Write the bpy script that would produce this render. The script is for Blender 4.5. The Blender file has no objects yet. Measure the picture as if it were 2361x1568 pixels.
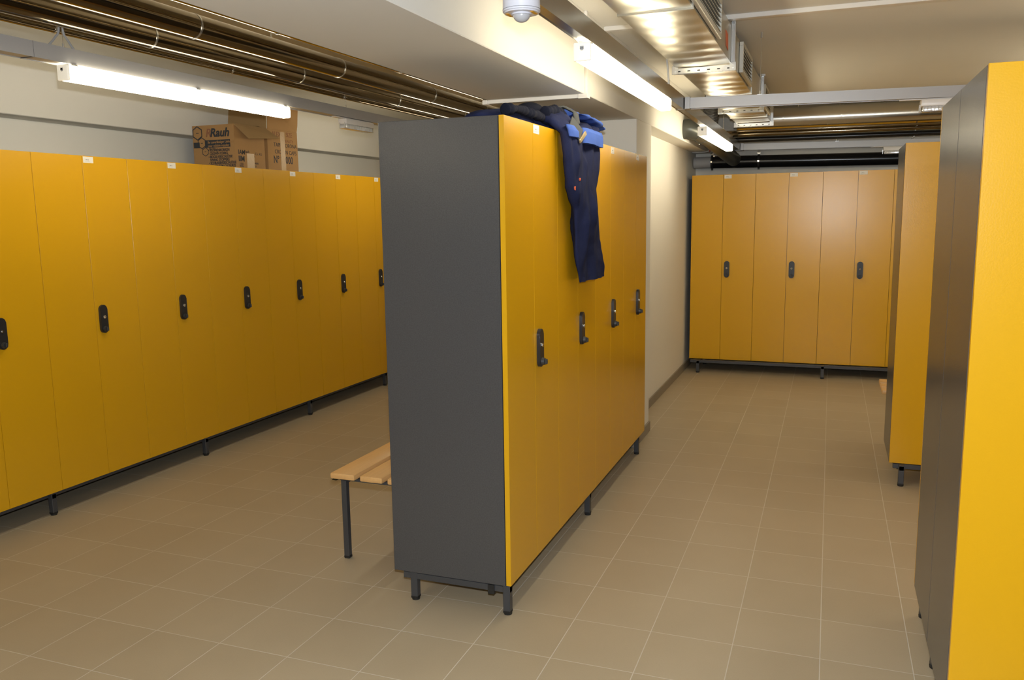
import bpy, bmesh, math, random
from math import sin, cos, pi, radians, sqrt
from mathutils import Vector, Matrix, noise

random.seed(7)
S = bpy.context.scene
COL = S.collection

# ------------------------------------------------------------------ camera
F_PX = 1926.36; YAW = .3638; PITCH = -.1475; ROLL = -.0149; CZ = 1.4864
fwd = Vector((-sin(YAW)*cos(PITCH), cos(YAW)*cos(PITCH), sin(PITCH)))
rt = Vector((cos(YAW), sin(YAW), 0)); up = rt.cross(fwd)
R_ = rt*cos(ROLL) + up*sin(ROLL); U_ = -rt*sin(ROLL) + up*cos(ROLL)
cd = bpy.data.cameras.new('camera'); cam = bpy.data.objects.new('camera', cd); COL.objects.link(cam)
cd.sensor_width = 36; cd.lens = 36*F_PX/2361; cd.clip_start = .02; cd.clip_end = 60
M = Matrix.Identity(4)
for i in range(3):
    M[i][0] = R_[i]; M[i][1] = U_[i]; M[i][2] = -fwd[i]
M[2][3] = CZ
cam.matrix_world = M
S.camera = cam
# ------------------------------------------------------------------ world, exposure, lights
w = bpy.data.worlds.new('world'); S.world = w; w.use_nodes = True
w.node_tree.nodes['Background'].inputs[0].default_value = (.9, .85, .7, 1)
w.node_tree.nodes['Background'].inputs[1].default_value = .02
S.view_settings.view_transform = 'Standard'; S.view_settings.look = 'None'
S.view_settings.gamma = 1; S.view_settings.exposure = 0.0
S.view_settings.use_curve_mapping = False
LAMP_E = 19.0            # radiance of the opal tube covers
LAMP_C = (1.0, .87, .62)
FLASH_W = 62.0
fl = bpy.data.lights.new('camera_flash', 'SPOT'); fl.energy = FLASH_W*4.2; fl.color = (.86, .93, 1.0)
fl.shadow_soft_size = .018; fl.spot_size = radians(118); fl.spot_blend = .6
fo = bpy.data.objects.new('camera_flash', fl); COL.objects.link(fo)
fm = M.copy(); fm.translation = Vector((0, 0, CZ)) + U_*.115 + fwd*.02; fo.matrix_world = fm

# ------------------------------------------------------------------ materials
def lin(c): return tuple((x/12.92 if x <= .04045 else ((x+.055)/1.055)**2.4) for x in (v/255 for v in c))
def mat(name, rgb, rough=.6, metal=0., bump=0., bscale=60., bdetail=4, var=0., vscale=8., spec=.5, emit=None, es=0., coat=0., alpha=1., trans=0.):
    m = bpy.data.materials.new(name); m.use_nodes = True; nt = m.node_tree; b = nt.nodes['Principled BSDF']
    c = lin(rgb) if max(rgb) > 1.01 else rgb
    b.inputs['Base Color'].default_value = (*c, 1); b.inputs['Roughness'].default_value = rough
    b.inputs['Metallic'].default_value = metal; b.inputs['Specular IOR Level'].default_value = spec
    b.inputs['Coat Weight'].default_value = coat; b.inputs['Transmission Weight'].default_value = trans
    if emit: b.inputs['Emission Color'].default_value = (*emit, 1); b.inputs['Emission Strength'].default_value = es
    tc = nt.nodes.new('ShaderNodeTexCoord')
    if var:
        n = nt.nodes.new('ShaderNodeTexNoise'); n.inputs['Scale'].default_value = vscale; n.inputs['Detail'].default_value = 5
        nt.links.new(tc.outputs['Object'], n.inputs['Vector'])
        mx = nt.nodes.new('ShaderNodeMix'); mx.data_type = 'RGBA'
        mx.inputs['A'].default_value = (*[x*(1-var) for x in c], 1); mx.inputs['B'].default_value = (*[min(1, x*(1+var)) for x in c], 1)
        nt.links.new(n.outputs['Fac'], mx.inputs['Factor']); nt.links.new(mx.outputs['Result'], b.inputs['Base Color'])
    if bump:
        n = nt.nodes.new('ShaderNodeTexNoise'); n.inputs['Scale'].default_value = bscale; n.inputs['Detail'].default_value = bdetail
        nt.links.new(tc.outputs['Object'], n.inputs['Vector'])
        bp = nt.nodes.new('ShaderNodeBump'); bp.inputs['Strength'].default_value = bump; bp.inputs['Distance'].default_value = .002
        nt.links.new(n.outputs['Fac'], bp.inputs['Height']); nt.links.new(bp.outputs['Normal'], b.inputs['Normal'])
    return m

m_yellow = mat('yellow_powder_coat', (.69, .368, .008), .24, bump=.09, bscale=210, bdetail=2, spec=.45)
m_grey = mat('anthracite_laminate', (.068, .068, .071), .25, bump=.16, bscale=300, bdetail=2, var=.25, vscale=260, spec=.5)
m_frame = mat('dark_grey_steel', (.058, .060, .066), .42, metal=.15)
m_rubber = mat('black_rubber', (.012, .012, .012), .6)
m_black = mat('black_plastic', (.022, .022, .024), .38)
m_knob = mat('dark_grey_plastic', (.035, .036, .038), .45)
m_chrome = mat('chrome', (.85, .85, .85), .08, metal=1)
m_label = mat('paper_label', (.80, .78, .72), .5)
m_ink = mat('grey_ink', (.35, .35, .34), .7)
m_wall = mat('white_wall_paint', (.80, .775, .715), .85, bump=.12, bscale=180, var=.015, vscale=2)
m_ceil = mat('ceiling_paint', (.80, .775, .71), .9, bump=.15, bscale=120, var=.02, vscale=3)
m_trunk = mat('white_plastic_trunking', (.80, .77, .72), .35)
m_traygrey = mat('grey_painted_tray', (.44, .44, .45), .38, metal=.25)
m_galv = mat('galvanised_steel', (.58, .555, .48), .31, metal=1, var=.10, vscale=5, bump=.05, bscale=14)
m_rail = mat('bright_galvanised_rail', (.74, .75, .75), .25, metal=.9)
m_clad = mat('polished_pipe_cladding', (.25, .205, .14), .12, metal=1)
m_spiral = mat('spiral_duct_steel', (.60, .56, .48), .22, metal=1)
m_darkduct = mat('dark_grey_duct', (.10, .105, .095), .34, metal=.55)
m_blackpipe = mat('black_pipe', (.008, .008, .009), .22)
m_flex = mat('black_flexible_hose', (.03, .03, .032), .45)
m_wood = mat('varnished_beech', (.72, .42, .165), .35, var=.10, vscale=14)
m_skirt = mat('skirting_tile', (.27, .24, .19), .5, var=.08, vscale=9)
m_card = mat('brown_cardboard', (.43, .245, .095), .8, var=.07, vscale=11)
m_card2 = mat('card_inside', (.37, .235, .10), .85, var=.07, vscale=11)
m_print = mat('dark_print', (.035, .04, .05), .7)
m_faded = mat('faded_red_print', (.30, .13, .07), .8)
m_tape = mat('clear_packing_tape', (.50, .33, .16), .34, spec=.5, bump=.8, bscale=60)
m_navy = mat('navy_work_cloth', (.016, .021, .062), .95, spec=.12, bump=.5, bscale=300, var=.15, vscale=30)
m_blue = mat('royal_blue_cloth', (.060, .12, .43), .95, spec=.12, bump=.4, bscale=260, var=.1, vscale=24)
m_strap = mat('charcoal_elastic', (.045, .05, .055), .85)
m_cap = mat('black_navy_cloth', (.010, .012, .024), .95, spec=.15, bump=.6, bscale=200)
m_brass = mat('brushed_brass', (.62, .50, .28), .3, metal=.8)
m_paint = mat('orange_paint_fleck', (.55, .10, .04), .8)
m_sensor = mat('pale_grey_plastic', (.58, .58, .64), .32)
m_dome = mat('frosted_dome', (.42, .42, .44), .3)
m_amber = mat('amber_lens', (.60, .30, .04), .3)
m_orange = mat('orange_sticker', (.72, .16, .06), .6)
m_vent = mat('cream_grille_enamel', (.66, .64, .56), .4)
m_cavity = mat('dark_cavity', (.03, .028, .024), .8)
m_wire = mat('grey_cable', (.42, .42, .42), .5)
m_redcab = mat('red_cable', (.6, .07, .03), .45)
m_capwhite = mat('lamp_end_cap', (.85, .83, .78), .4, emit=LAMP_C, es=.35)
m_lens = mat('clear_ribbed_lens', (.75, .77, .80), .10, spec=.9, metal=.55, bump=.6, bscale=70)
m_emwhite = mat('white_fitting_plastic', (.78, .75, .72), .35)
m_wallpipe = mat('grey_wall_pipe', (.45, .45, .46), .5)

m_opal = bpy.data.materials.new('opal_tube_cover'); m_opal.use_nodes = True
_b = m_opal.node_tree.nodes['Principled BSDF']; _b.inputs['Base Color'].default_value = (.9, .9, .88, 1)
_b.inputs['Roughness'].default_value = .3
_b.inputs['Emission Color'].default_value = (*LAMP_C, 1); _b.inputs['Emission Strength'].default_value = LAMP_E

# floor tiles with grout, from world position
m_floor = bpy.data.materials.new('floor_tiles'); m_floor.use_nodes = True
nt = m_floor.node_tree; b = nt.nodes['Principled BSDF']
geo = nt.nodes.new('ShaderNodeNewGeometry'); sep = nt.nodes.new('ShaderNodeSeparateXYZ'); nt.links.new(geo.outputs['Position'], sep.inputs[0])
def mth(op, a, bb=None):
    n = nt.nodes.new('ShaderNodeMath'); n.operation = op
    for i, v in enumerate((a, bb)):
        if v is None: continue
        if isinstance(v, (int, float)): n.inputs[i].default_value = v
        else: nt.links.new(v, n.inputs[i])
    return n.outputs[0]
PX, PY, OX, OY = .2850, .2915, -1.975, 2.806
def edge(o, p, off):
    t = mth('DIVIDE', mth('SUBTRACT', o, off-50*p), p); f = mth('FRACT', t)
    return mth('MULTIPLY', mth('MINIMUM', f, mth('SUBTRACT', 1., f)), p), mth('FLOOR', t)
ex, ix = edge(sep.outputs['X'], PX, OX); ey, iy = edge(sep.outputs['Y'], PY, OY)
dmin = mth('MINIMUM', ex, ey)
gr = nt.nodes.new('ShaderNodeMapRange'); gr.inputs['From Min'].default_value = .0010; gr.inputs['From Max'].default_value = .0022
gr.inputs['To Min'].default_value = 1; gr.inputs['To Max'].default_value = 0
nt.links.new(dmin, gr.inputs['Value'])
cmb = nt.nodes.new('ShaderNodeCombineXYZ'); nt.links.new(ix, cmb.inputs[0]); nt.links.new(iy, cmb.inputs[1])
wn = nt.nodes.new('ShaderNodeTexWhiteNoise'); wn.noise_dimensions = '3D'; nt.links.new(cmb.outputs[0], wn.inputs['Vector'])
n1 = nt.nodes.new('ShaderNodeTexNoise'); n1.inputs['Scale'].default_value = 3.2; n1.inputs['Detail'].default_value = 6
n2 = nt.nodes.new('ShaderNodeTexNoise'); n2.inputs['Scale'].default_value = 240; n2.inputs['Detail'].default_value = 3
n3 = nt.nodes.new('ShaderNodeTexNoise'); n3.inputs['Scale'].default_value = 1.1; n3.inputs['Detail'].default_value = 4; n3.inputs['Roughness'].default_value = .7
for n in (n1, n2, n3): nt.links.new(geo.outputs['Position'], n.inputs['Vector'])
fac = mth('ADD', mth('MULTIPLY', n1.outputs['Fac'], .45), mth('ADD', mth('MULTIPLY', n2.outputs['Fac'], .35), mth('MULTIPLY', wn.outputs['Value'], .2)))
mx = nt.nodes.new('ShaderNodeMix'); mx.data_type = 'RGBA'; nt.links.new(fac, mx.inputs['Factor'])
mx.inputs['A'].default_value = (.375, .302, .200, 1); mx.inputs['B'].default_value = (.50, .42, .295, 1)
mg = nt.nodes.new('ShaderNodeMix'); mg.data_type = 'RGBA'; nt.links.new(gr.outputs[0], mg.inputs['Factor'])
nt.links.new(mx.outputs['Result'], mg.inputs['A']); mg.inputs['B'].default_value = (.61, .56, .47, 1)
nt.links.new(mg.outputs['Result'], b.inputs['Base Color'])
rr = nt.nodes.new('ShaderNodeMapRange'); rr.inputs['To Min'].default_value = .34; rr.inputs['To Max'].default_value = .56
nt.links.new(n3.outputs['Fac'], rr.inputs['Value']); nt.links.new(rr.outputs[0], b.inputs['Roughness'])
bp = nt.nodes.new('ShaderNodeBump'); bp.inputs['Strength'].default_value = .35; bp.inputs['Distance'].default_value = .0015
hh = mth('ADD', mth('MULTIPLY', gr.outputs[0], -1.), mth('MULTIPLY', n2.outputs['Fac'], .25)); nt.links.new(hh, bp.inputs['Height'])
nt.links.new(bp.outputs['Normal'], b.inputs['Normal'])

# wood grain stretched along the slat (object X)
nt = m_wood.node_tree
for n in nt.nodes:
    if n.type == 'TEX_NOISE':
        mp = nt.nodes.new('ShaderNodeMapping'); mp.inputs['Scale'].default_value = (.5, 7, 7)
        t = [x for x in nt.nodes if x.type == 'TEX_COORD'][0]
        nt.links.new(t.outputs['Object'], mp.inputs[0]); nt.links.new(mp.outputs[0], n.inputs['Vector'])

# ------------------------------------------------------------------ mesh helpers
def bx(bm, lo, hi, bev=0., seg=1):
    lo = Vector(lo); hi = Vector(hi); c = (lo+hi)/2; s = hi-lo
    r = bmesh.ops.create_cube(bm, size=1, matrix=Matrix.Translation(c) @ Matrix.Diagonal((abs(s.x), abs(s.y), abs(s.z), 1)))
    if bev:
        vs = r['verts']; es = list({e for v in vs for e in v.link_edges})
        bmesh.ops.bevel(bm, geom=vs+es, offset=bev, segments=seg, affect='EDGES', profile=.5)
    return bm
def cyl(bm, p0, p1, r, seg=24, r2=None, cap=True):
    p0 = Vector(p0); p1 = Vector(p1); d = p1-p0
    q = Vector((0, 0, 1)).rotation_difference(d.normalized()).to_matrix().to_4x4()
    bmesh.ops.create_cone(bm, cap_ends=cap, segments=seg, radius1=r, radius2=r if r2 is None else r2, depth=d.length, matrix=Matrix.Translation((p0+p1)/2) @ q)
    return bm
def ball(bm, c, r, sc=(1, 1, 1), u=24, v=14):
    bmesh.ops.create_uvsphere(bm, u_segments=u, v_segments=v, radius=r, matrix=Matrix.Translation(Vector(c)) @ Matrix.Diagonal((*sc, 1)))
    return bm
def sweep(bm, pts, rad, seg=16, cap=True, sub=6, ribs=None):
    """tube along smooth path; rad number or function(t 0..1)"""
    P = [Vector(p) for p in pts]
    if len(P) > 2 and sub > 1:
        Q = []
        for i in range(len(P)-1):
            a = P[max(i-1, 0)]; b_ = P[i]; c = P[i+1]; d = P[min(i+2, len(P)-1)]
            for k in range(sub):
                t = k/sub
                Q.append(.5*((2*b_)+(c-a)*t+(2*a-5*b_+4*c-d)*t*t+(3*b_-a-3*c+d)*t**3))
        Q.append(P[-1]); P = Q
    n = len(P); rings = []; N = None
    for i, p in enumerate(P):
        T = (P[min(i+1, n-1)]-P[max(i-1, 0)]).normalized()
        if N is None:
            N = T.orthogonal().normalized()
        N = (N-T*N.dot(T)).normalized(); B = T.cross(N)
        r = rad(i/(n-1)) if callable(rad) else rad
        rings.append([bm.verts.new(p+N*cos(2*pi*k/seg)*r+B*sin(2*pi*k/seg)*r) for k in range(seg)])
    for i in range(n-1):
        for k in range(seg):
            bm.faces.new((rings[i][k], rings[i][(k+1) % seg], rings[i+1][(k+1) % seg], rings[i+1][k]))
    if cap:
        bm.faces.new(rings[0][::-1]); bm.faces.new(rings[-1])
    return bm
def poly(bm, pts, th, nrm):
    """flat polygon extruded along nrm by th"""
    nrm = Vector(nrm); v0 = [bm.verts.new(Vector(p)) for p in pts]; v1 = [bm.verts.new(Vector(p)+nrm*th) for p in pts]
    bm.faces.new(v0[::-1]); bm.faces.new(v1); n = len(pts)
    for i in range(n): bm.faces.new((v0[i], v0[(i+1) % n], v1[(i+1) % n], v1[i]))
    return bm
def NB(): return bmesh.new()
def obj(name, bm, m, parent=None, loc=None, smooth=False, label=None, angle=35):
    bmesh.ops.recalc_face_normals(bm, faces=bm.faces)
    if loc is not None:
        bmesh.ops.translate(bm, vec=-Vector(loc), verts=bm.verts)
    me = bpy.data.meshes.new(name); bm.to_mesh(me); bm.free()
    me.materials.append(m)
    if smooth:
        for p in me.polygons: p.use_smooth = True
        try: me.set_sharp_from_angle(angle=radians(angle))
        except Exception: pass
    o = bpy.data.objects.new(name, me); COL.objects.link(o)
    if loc is not None: o.location = loc
    if parent: o.parent = parent
    if label: o['label'] = label
    return o
def tag(o, label, cat, group=None, kind=None):
    o['label'] = label; o['category'] = cat
    if group: o['group'] = group
    if kind: o['kind'] = kind
    return o
def thing(name, label, cat, loc=(0, 0, 0), rz=0, group=None):
    o = bpy.data.objects.new(name, None); COL.objects.link(o); o.empty_display_size = .1
    o.location = loc; o.rotation_euler = (0, 0, rz)
    return tag(o, label, cat, group)
def part(name, bm, m, parent, **k):
    """bm is in WORLD coordinates; parent is an unrotated Empty (or mesh object) -> keeps the place"""
    bm2 = bm; off = Vector(parent.location)
    if parent.parent: off = off + Vector(parent.parent.location)
    bmesh.ops.translate(bm2, vec=-off, verts=bm2.verts)
    return obj(name, bm2, m, parent, **k)
def struct(name, bm, m, **k):
    o = obj(name, bm, m, **k); o['kind'] = 'structure'; return o
def text_bm(txt, size, org, xd, ud, th=.0006, align='LEFT', shear=0., bold=0., sx=1.):
    cu = bpy.data.curves.new('t', 'FONT'); cu.body = txt; cu.size = size; cu.align_x = align; cu.shear = shear
    cu.extrude = th; cu.offset = bold; cu.resolution_u = 3
    t = bpy.data.objects.new('t', cu); COL.objects.link(t)
    dg = bpy.context.evaluated_depsgraph_get(); dg.update()
    me = bpy.data.meshes.new_from_object(t.evaluated_get(dg))
    bm = bmesh.new(); bm.from_mesh(me)
    xd = Vector(xd).normalized(); ud = Vector(ud).normalized(); nd = xd.cross(ud)
    mm = Matrix.Identity(4)
    for i in range(3):
        mm[i][0] = xd[i]*sx; mm[i][1] = ud[i]; mm[i][2] = nd[i]; mm[i][3] = org[i]
    bmesh.ops.transform(bm, matrix=mm, verts=bm.verts)
    bpy.data.objects.remove(t); bpy.data.curves.remove(cu); bpy.data.meshes.remove(me)
    return bm
def merge(dst, src):
    me = bpy.data.meshes.new('x'); src.to_mesh(me); src.free(); dst.from_mesh(me); bpy.data.meshes.remove(me); return dst
def dup(root, loc, rz, label, group=None):
    r = root.copy(); COL.objects.link(r); r.location = loc; r.rotation_euler = (0, 0, rz); r['label'] = label
    if group: r['group'] = group
    for ch in list(root.children):
        c = ch.copy(); COL.objects.link(c); c.parent = r
        for g in list(ch.children):
            d = g.copy(); COL.objects.link(d); d.parent = c
    return r

# ------------------------------------------------------------------ room shell
ZC = 2.44; BZ = 2.06; YB = 8.50; XR = 3.40; XLW = -4.27; YF = -6.0
bm = NB(); bx(bm, (XLW-.2, YF-.2, -.1), (XR+.2, YB+.2, 0)); struct('floor', bm, m_floor)
bm = NB(); bx(bm, (XLW-.2, YF-.2, ZC), (XR+.2, YB+.2, ZC+.1)); struct('ceiling', bm, m_ceil)
bm = NB(); bx(bm, (XLW-.2, YF-.2, 0), (XLW, YB+.2, ZC)); struct('wall_left', bm, m_wall)
bm = NB(); bx(bm, (XLW-.02, YF, BZ), (-4.10, YB, ZC), .004); struct('trim_1', bm, m_wall)
bm = NB(); bx(bm, (XLW, YB, 0), (XR, YB+.2, ZC)); struct('wall_back', bm, m_wall)
bm = NB(); bx(bm, (XLW, YF-.2, 0), (XR, YF, ZC)); struct('wall_front', bm, m_wall)
bm = NB(); bx(bm, (XR, YF-.2, 0), (XR+.2, YB+.2, ZC)); struct('wall_right', bm, m_wall)
bm = NB(); bx(bm, (-1.63, YF, BZ), (-1.13, YB, ZC), .003); o = struct('trim_2', bm, m_wall)
bm = NB(); bx(bm, (-1.63, 5.155, 0), (-1.13, 5.60, BZ), .003); struct('wall_column', bm, m_wall)
bm = NB(); bx(bm, (-1.49, 5.60, 0), (-1.27, YB, BZ)); struct('wall_middle', bm, m_wall)
# skirting
def skirt(name, lo, hi):
    bm = NB(); bx(bm, lo, hi, .002); struct(name, bm, m_skirt)
skirt('baseboard_left', (XLW, YF, 0), (XLW+.012, YB, .07))
skirt('baseboard_column', (-1.642, 5.143, 0), (-1.118, 5.605, .07))
skirt('baseboard_middle', (-1.27, 5.605, 0), (-1.258, YB, .07))
skirt('baseboard_back', (-1.258, YB-.012, 0), (XR, YB, .07))
skirt('baseboard_right', (XR-.012, YF, 0), (XR, YB, .07))

# ------------------------------------------------------------------ lockers
ZB, ZT = .118, 1.830; H = ZT-ZB
def make_locker(W, D=.490):
    """front at local y=0 looking to -y, base at local z=0"""
    t = thing('locker', '', 'locker')
    g = .0013; dt = .019
    bm = NB()
    bx(bm, (0.0005, dt+.003, 0), (.0185, D, H), .0012); bx(bm, (2*W-.0185, dt+.003, 0), (2*W-.0005, D, H), .0012)
    bx(bm, (.0185, dt+.004, 0), (2*W-.0185, D-.001, .018)); bx(bm, (.0185, dt+.004, H-.018), (2*W-.0185, D-.001, H))
    bx(bm, (.0185, D-.008, .018), (2*W-.0185, D-.002, H-.018)); bx(bm, (W-.008, dt+.004, .018), (W+.008, D-.01, H-.018))
    obj('body', bm, m_grey, t)
    bm = NB(); bx(bm, (g, 0, .002), (W-g, dt, H), .0005); obj('door', bm, m_yellow, t)
    bm = NB(); bx(bm, (W+g, 0, .002), (2*W-g, dt, H), .0005); d2 = obj('door', bm, m_yellow, t)
    # lock plate (stadium)
    z0, z1, x0, x1 = .775, .927, W+.022, W+.070
    r = (x1-x0)/2; xc = (x0+x1)/2; pts = []
    for k in range(13): a = pi*k/12; pts.append((xc+r*cos(a), 0, z1-r+r*sin(a)))
    for k in range(13): a = pi+pi*k/12; pts.append((xc+r*cos(a), 0, z0+r+r*sin(a)))
    bm = NB(); poly(bm, pts, .014, (0, -1, 0))
    bmesh.ops.bevel(bm, geom=[e for e in bm.edges if all(abs(v.co.y+.014) < 1e-5 for v in e.verts)], offset=.002, segments=2, affect='EDGES')
    obj('lock_plate', bm, m_black, d2, smooth=True)
    bm = NB(); zc = .862
    cyl(bm, (xc, -.013, zc), (xc, -.017, zc), .0085, 20); cyl(bm, (xc, -.0165, zc), (xc, -.0188, zc), .0058, 16)
    obj('lock_cylinder', bm, m_chrome, d2, smooth=True)
    bm = NB(); cyl(bm, (xc, -.0185, zc), (xc, -.0194, zc), .0024, 12); obj('keyhole', bm, m_black, d2)
    zk = .797; bm = NB(); cyl(bm, (xc, -.013, zk), (xc, -.026, zk), .0155, 24, r2=.0135); bx(bm, (xc-.005, -.036, zk-.010), (xc+.005, -.0255, zk+.010), .0015)
    obj('lock_knob', bm, m_knob, d2, smooth=True)
    bm = NB(); bx(bm, (W+.008, -.0011, H-.036), (W+.072, .0002, H-.004)); obj('number_label', bm, m_label, d2)
    bm = NB()
    for q, (dx, dz, ww) in enumerate(((.024, -.0225, .013), (.040, -.0225, .004), (.018, -.029, .030))):
        bx(bm, (W+dx, -.0015, H+dz), (W+dx+ww, -.0010, H+dz+(.0045 if q < 2 else .001)))
    obj('label_print', bm, m_ink, d2)
    return t
L30 = make_locker(.300)
LB = make_locker(.2849)
LR = make_locker(.300, .458)
used = set()
def locker(proto, loc, rz, label, group):
    if id(proto) not in used:
        used.add(id(proto)); proto.location = loc; proto.rotation_euler = (0, 0, rz); proto['label'] = label; proto['group'] = group; return proto
    return dup(proto, loc, rz, label, group)
# row along the left wall (fronts look to +x)
XL, YL = -3.661, 3.061
left_lab = {
 -2: 'yellow double locker nearest the camera in the left wall row',
 -1: 'yellow double locker of the left wall row cut by the left picture edge',
 0: 'second yellow double locker from the left picture edge, below the bright tube lamp',
 1: 'yellow double locker in the left wall row just before the printed carton begins',
 2: 'yellow double locker in the left wall row under the carton with hexagon print',
 3: 'yellow double locker in the left wall row under the tall open carton',
 4: 'yellow double locker in the left wall row just beyond the open carton',
 5: 'left wall row locker half hidden behind the grey side of the middle row',
 6: 'yellow double locker of the left wall row wholly behind the free-standing lockers'}
for i in range(-2, 7):
    locker(L30, (XL, YL+.6*i, ZB), pi/2, left_lab[i], 'yellow lockers along the left wall')
XI, YI = -1.0636, 2.744
isl = ['near-end yellow double locker of the middle row, whole dark grey side showing',
       'yellow double locker in the middle row with the work trousers hanging over it',
       'yellow double locker in the middle row just beyond the hanging work trousers',
       'yellow double locker at the far end of the middle row, against the white column']
for i in range(4):
    locker(L30, (XI, YI+.6*i, ZB), pi/2, isl[i], 'yellow lockers of the free-standing middle row')
bl = ['leftmost yellow double locker of the back wall row, next to the white wall',
      'yellow double locker in the middle of the back wall row',
      'third yellow double locker from the left in the back wall row',
      'fourth double locker of the back wall row, only a yellow sliver showing',
      'yellow double locker of the back wall row hidden behind the right-hand block']
for i in range(5):
    locker(LB, (-1.2192+.5698*i, 7.942, ZB), 0, bl[i], 'yellow lockers along the back wall')
XN, YN = .3366, 2.338
locker(LR, (XN, YN, ZB), 0, 'yellow locker filling the right picture edge, nearest the camera, facing it', 'near right back-to-back lockers')
locker(LR, (XN+.6, YN, ZB), 0, 'yellow locker next to the one at the right picture edge, outside the frame', 'near right back-to-back lockers')
locker(LR, (XN+.6, YN+.922, ZB), pi, 'locker back-to-back behind the nearest right one, only its dark side showing', 'near right back-to-back lockers')
locker(LR, (XN+1.2, YN+.922, ZB), pi, 'locker back-to-back behind the right block, outside the frame', 'near right back-to-back lockers')
XS, YS = .3453, 4.865
locker(L30, (XS, YS, ZB), 0, 'yellow locker of the second right block, its front seen between back row and near block', 'second right block lockers')
locker(L30, (XS+.6, YS, ZB), 0, 'yellow locker of the second right block hidden behind the near block', 'second right block lockers')

# locker stands: steel under-frames with square feet
def stand(label, length, feet, loc, rz, D=.47):
    """local x along row, y depth, top at z=ZB"""
    t = thing('locker_stand', label, 'locker stand', loc, rz, 'dark steel stands under the lockers')
    bm = NB()
    bx(bm, (.02, .035, ZB-.026), (length-.02, .060, ZB-.0005), .001); bx(bm, (.02, D-.075, ZB-.026), (length-.02, D-.050, ZB-.0005), .001)
    obj('rail', bm, m_frame, t)
    for fx in feet:
        bm = NB(); bx(bm, (fx-.0125, .008, ZB-.030), (fx+.0125, D-.015, ZB-.006), .001); obj('crossbar', bm, m_frame, t)
        for fy in (.022, D-.060):
            bm = NB(); bx(bm, (fx-.014, fy-.014, .012), (fx+.014, fy+.014, ZB-.0008), .0015)
            l = obj('leg', bm, m_frame, t)
            bm = NB(); cyl(bm, (fx, fy, 0), (fx, fy, .009), .0155, 16, r2=.0165); bx(bm, (fx-.0142, fy-.0142, .008), (fx+.0142, fy+.0142, .016)); obj('foot_cap', bm, m_rubber, l)
        bm = NB(); bx(bm, (fx-.02, .07, ZB-.040), (fx+.02, .095, ZB-.004), .001); obj('bracket', bm, m_rubber, t)
    return t
stand('dark steel stand with square feet under the left wall row', 5.38, [.26, 1.152, 2.284, 3.44, 4.6, 5.34], (XL, YL-1.2, 0), pi/2)
stand('dark steel stand with square feet under the free-standing middle row', 2.39, [.022, 1.139, 2.270], (XI, YI, 0), pi/2)
stand('dark steel stand with square feet under the back wall row', 2.84, [.094, 1.195, 2.30], (-1.2192, 7.942-.10, 0), 0, D=.56)
stand('dark steel stand under the nearest right locker', 1.18, [.036, 1.08], (XN, YN, 0), 0, D=.45)
stand('dark steel stand under the rear half of the near right block', 1.18, [.10, 1.164], (XN+1.2, YN+.922, 0), pi, D=.45)
stand('dark steel stand under the second right locker block', 1.18, [.062, 1.10], (XS, YS-.04, 0), 0, D=.53)

# ------------------------------------------------------------------ benches
def bench(label, loc, rz, length, slats, depth, top, legs, lx0):
    t = thing('slatted_bench', label, 'bench', loc, rz, 'beech slatted benches')
    for (a, c) in slats:
        bm = NB(); bx(bm, (0, a, top-.026), (length, c, top), .006, 2); obj('slat', bm, m_wood, t, smooth=True)
    bm = NB()
    for x in legs: bx(bm, (x-.0125, lx0-.012, top-.040), (x+.0125, depth-.02, top-.0265), .001)
    bx(bm, (legs[0], lx0+.012, top-.056), (legs[-1], lx0+.030, top-.040), .001); bx(bm, (legs[0], depth-.050, top-.056), (legs[-1], depth-.032, top-.040), .001)
    obj('frame', bm, m_frame, t)
    for x in legs:
        for y in (lx0, depth-.04):
            bm = NB(); bx(bm, (x-.0125, y-.0125, .010), (x+.0125, y+.0125, top-.027), .0012); l = obj('leg', bm, m_frame, t)
            bm = NB(); bx(bm, (x-.014, y-.014, 0), (x+.014, y+.014, .014), .003); obj('foot_cap', bm, m_rubber, l)
    return t
# local x runs along +y world, local y runs to -x world (rz=90deg)
bench('beech slatted bench on dark legs showing behind the free-standing grey end panel', (-1.585, 2.985, 0), pi/2, 2.05,
      [(.285, .405), (.150, .258), (.020, .125)], .40, .397, [.045, 1.0, 1.96], .07)
bench('beech slatted bench whose end just shows beside the second right locker block', (.330, 5.475, 0), 0, 1.6,
      [(0, .105), (.130, .235), (.262, .375)], .375, .40, [.30, .9, 1.5], .07)

# ------------------------------------------------------------------ overhead pipes of the left room
def pipe(name, label, x, z, r, y0, y1, bands, m, hang=True, group='polished pipes under the left ceiling'):
    t = thing(name, label, 'pipe', (x, y0, z), 0, group)
    bm = NB(); cyl(bm, (x, y0, z), (x, y1, z), r, 48); part('pipe_shell', bm, m, t, smooth=True)
    for yb in bands:
        bm = NB(); cyl(bm, (x, yb-.004, z), (x, yb+.004, z), r+.0022, 48); part('band', bm, m_rail, t, smooth=True)
    if hang:
        for yh in (1.4, 3.45, 5.4, 7.2):
            bm = NB(); cyl(bm, (x, yh, z+r-.002), (x, yh, ZC), .004, 8); part('hanger_rod', bm, m_rail, t)
    return t
zP = 2.285; k = (zP-CZ)
def xs(mm): return -k/mm
pipe('insulated_pipe', 'polished overhead pipe running right beside the concrete beam', -k/.372, zP, .048, -1.5, 8.45, [2.25, 3.0, 4.05, 5.12, 6.2], m_clad)
pipe('insulated_pipe', 'polished overhead pipe in the middle of the three large ones', -k/.3185, zP, .050, -1.5, 8.45, [1.9, 2.92, 4.02, 5.13, 6.0], m_clad)
pipe('insulated_pipe', 'polished overhead pipe farthest from the beam among the three large ones', -k/.2835, zP, .048, -1.5, 8.45, [1.95, 3.0, 4.1, 5.22, 6.3], m_clad)
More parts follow.
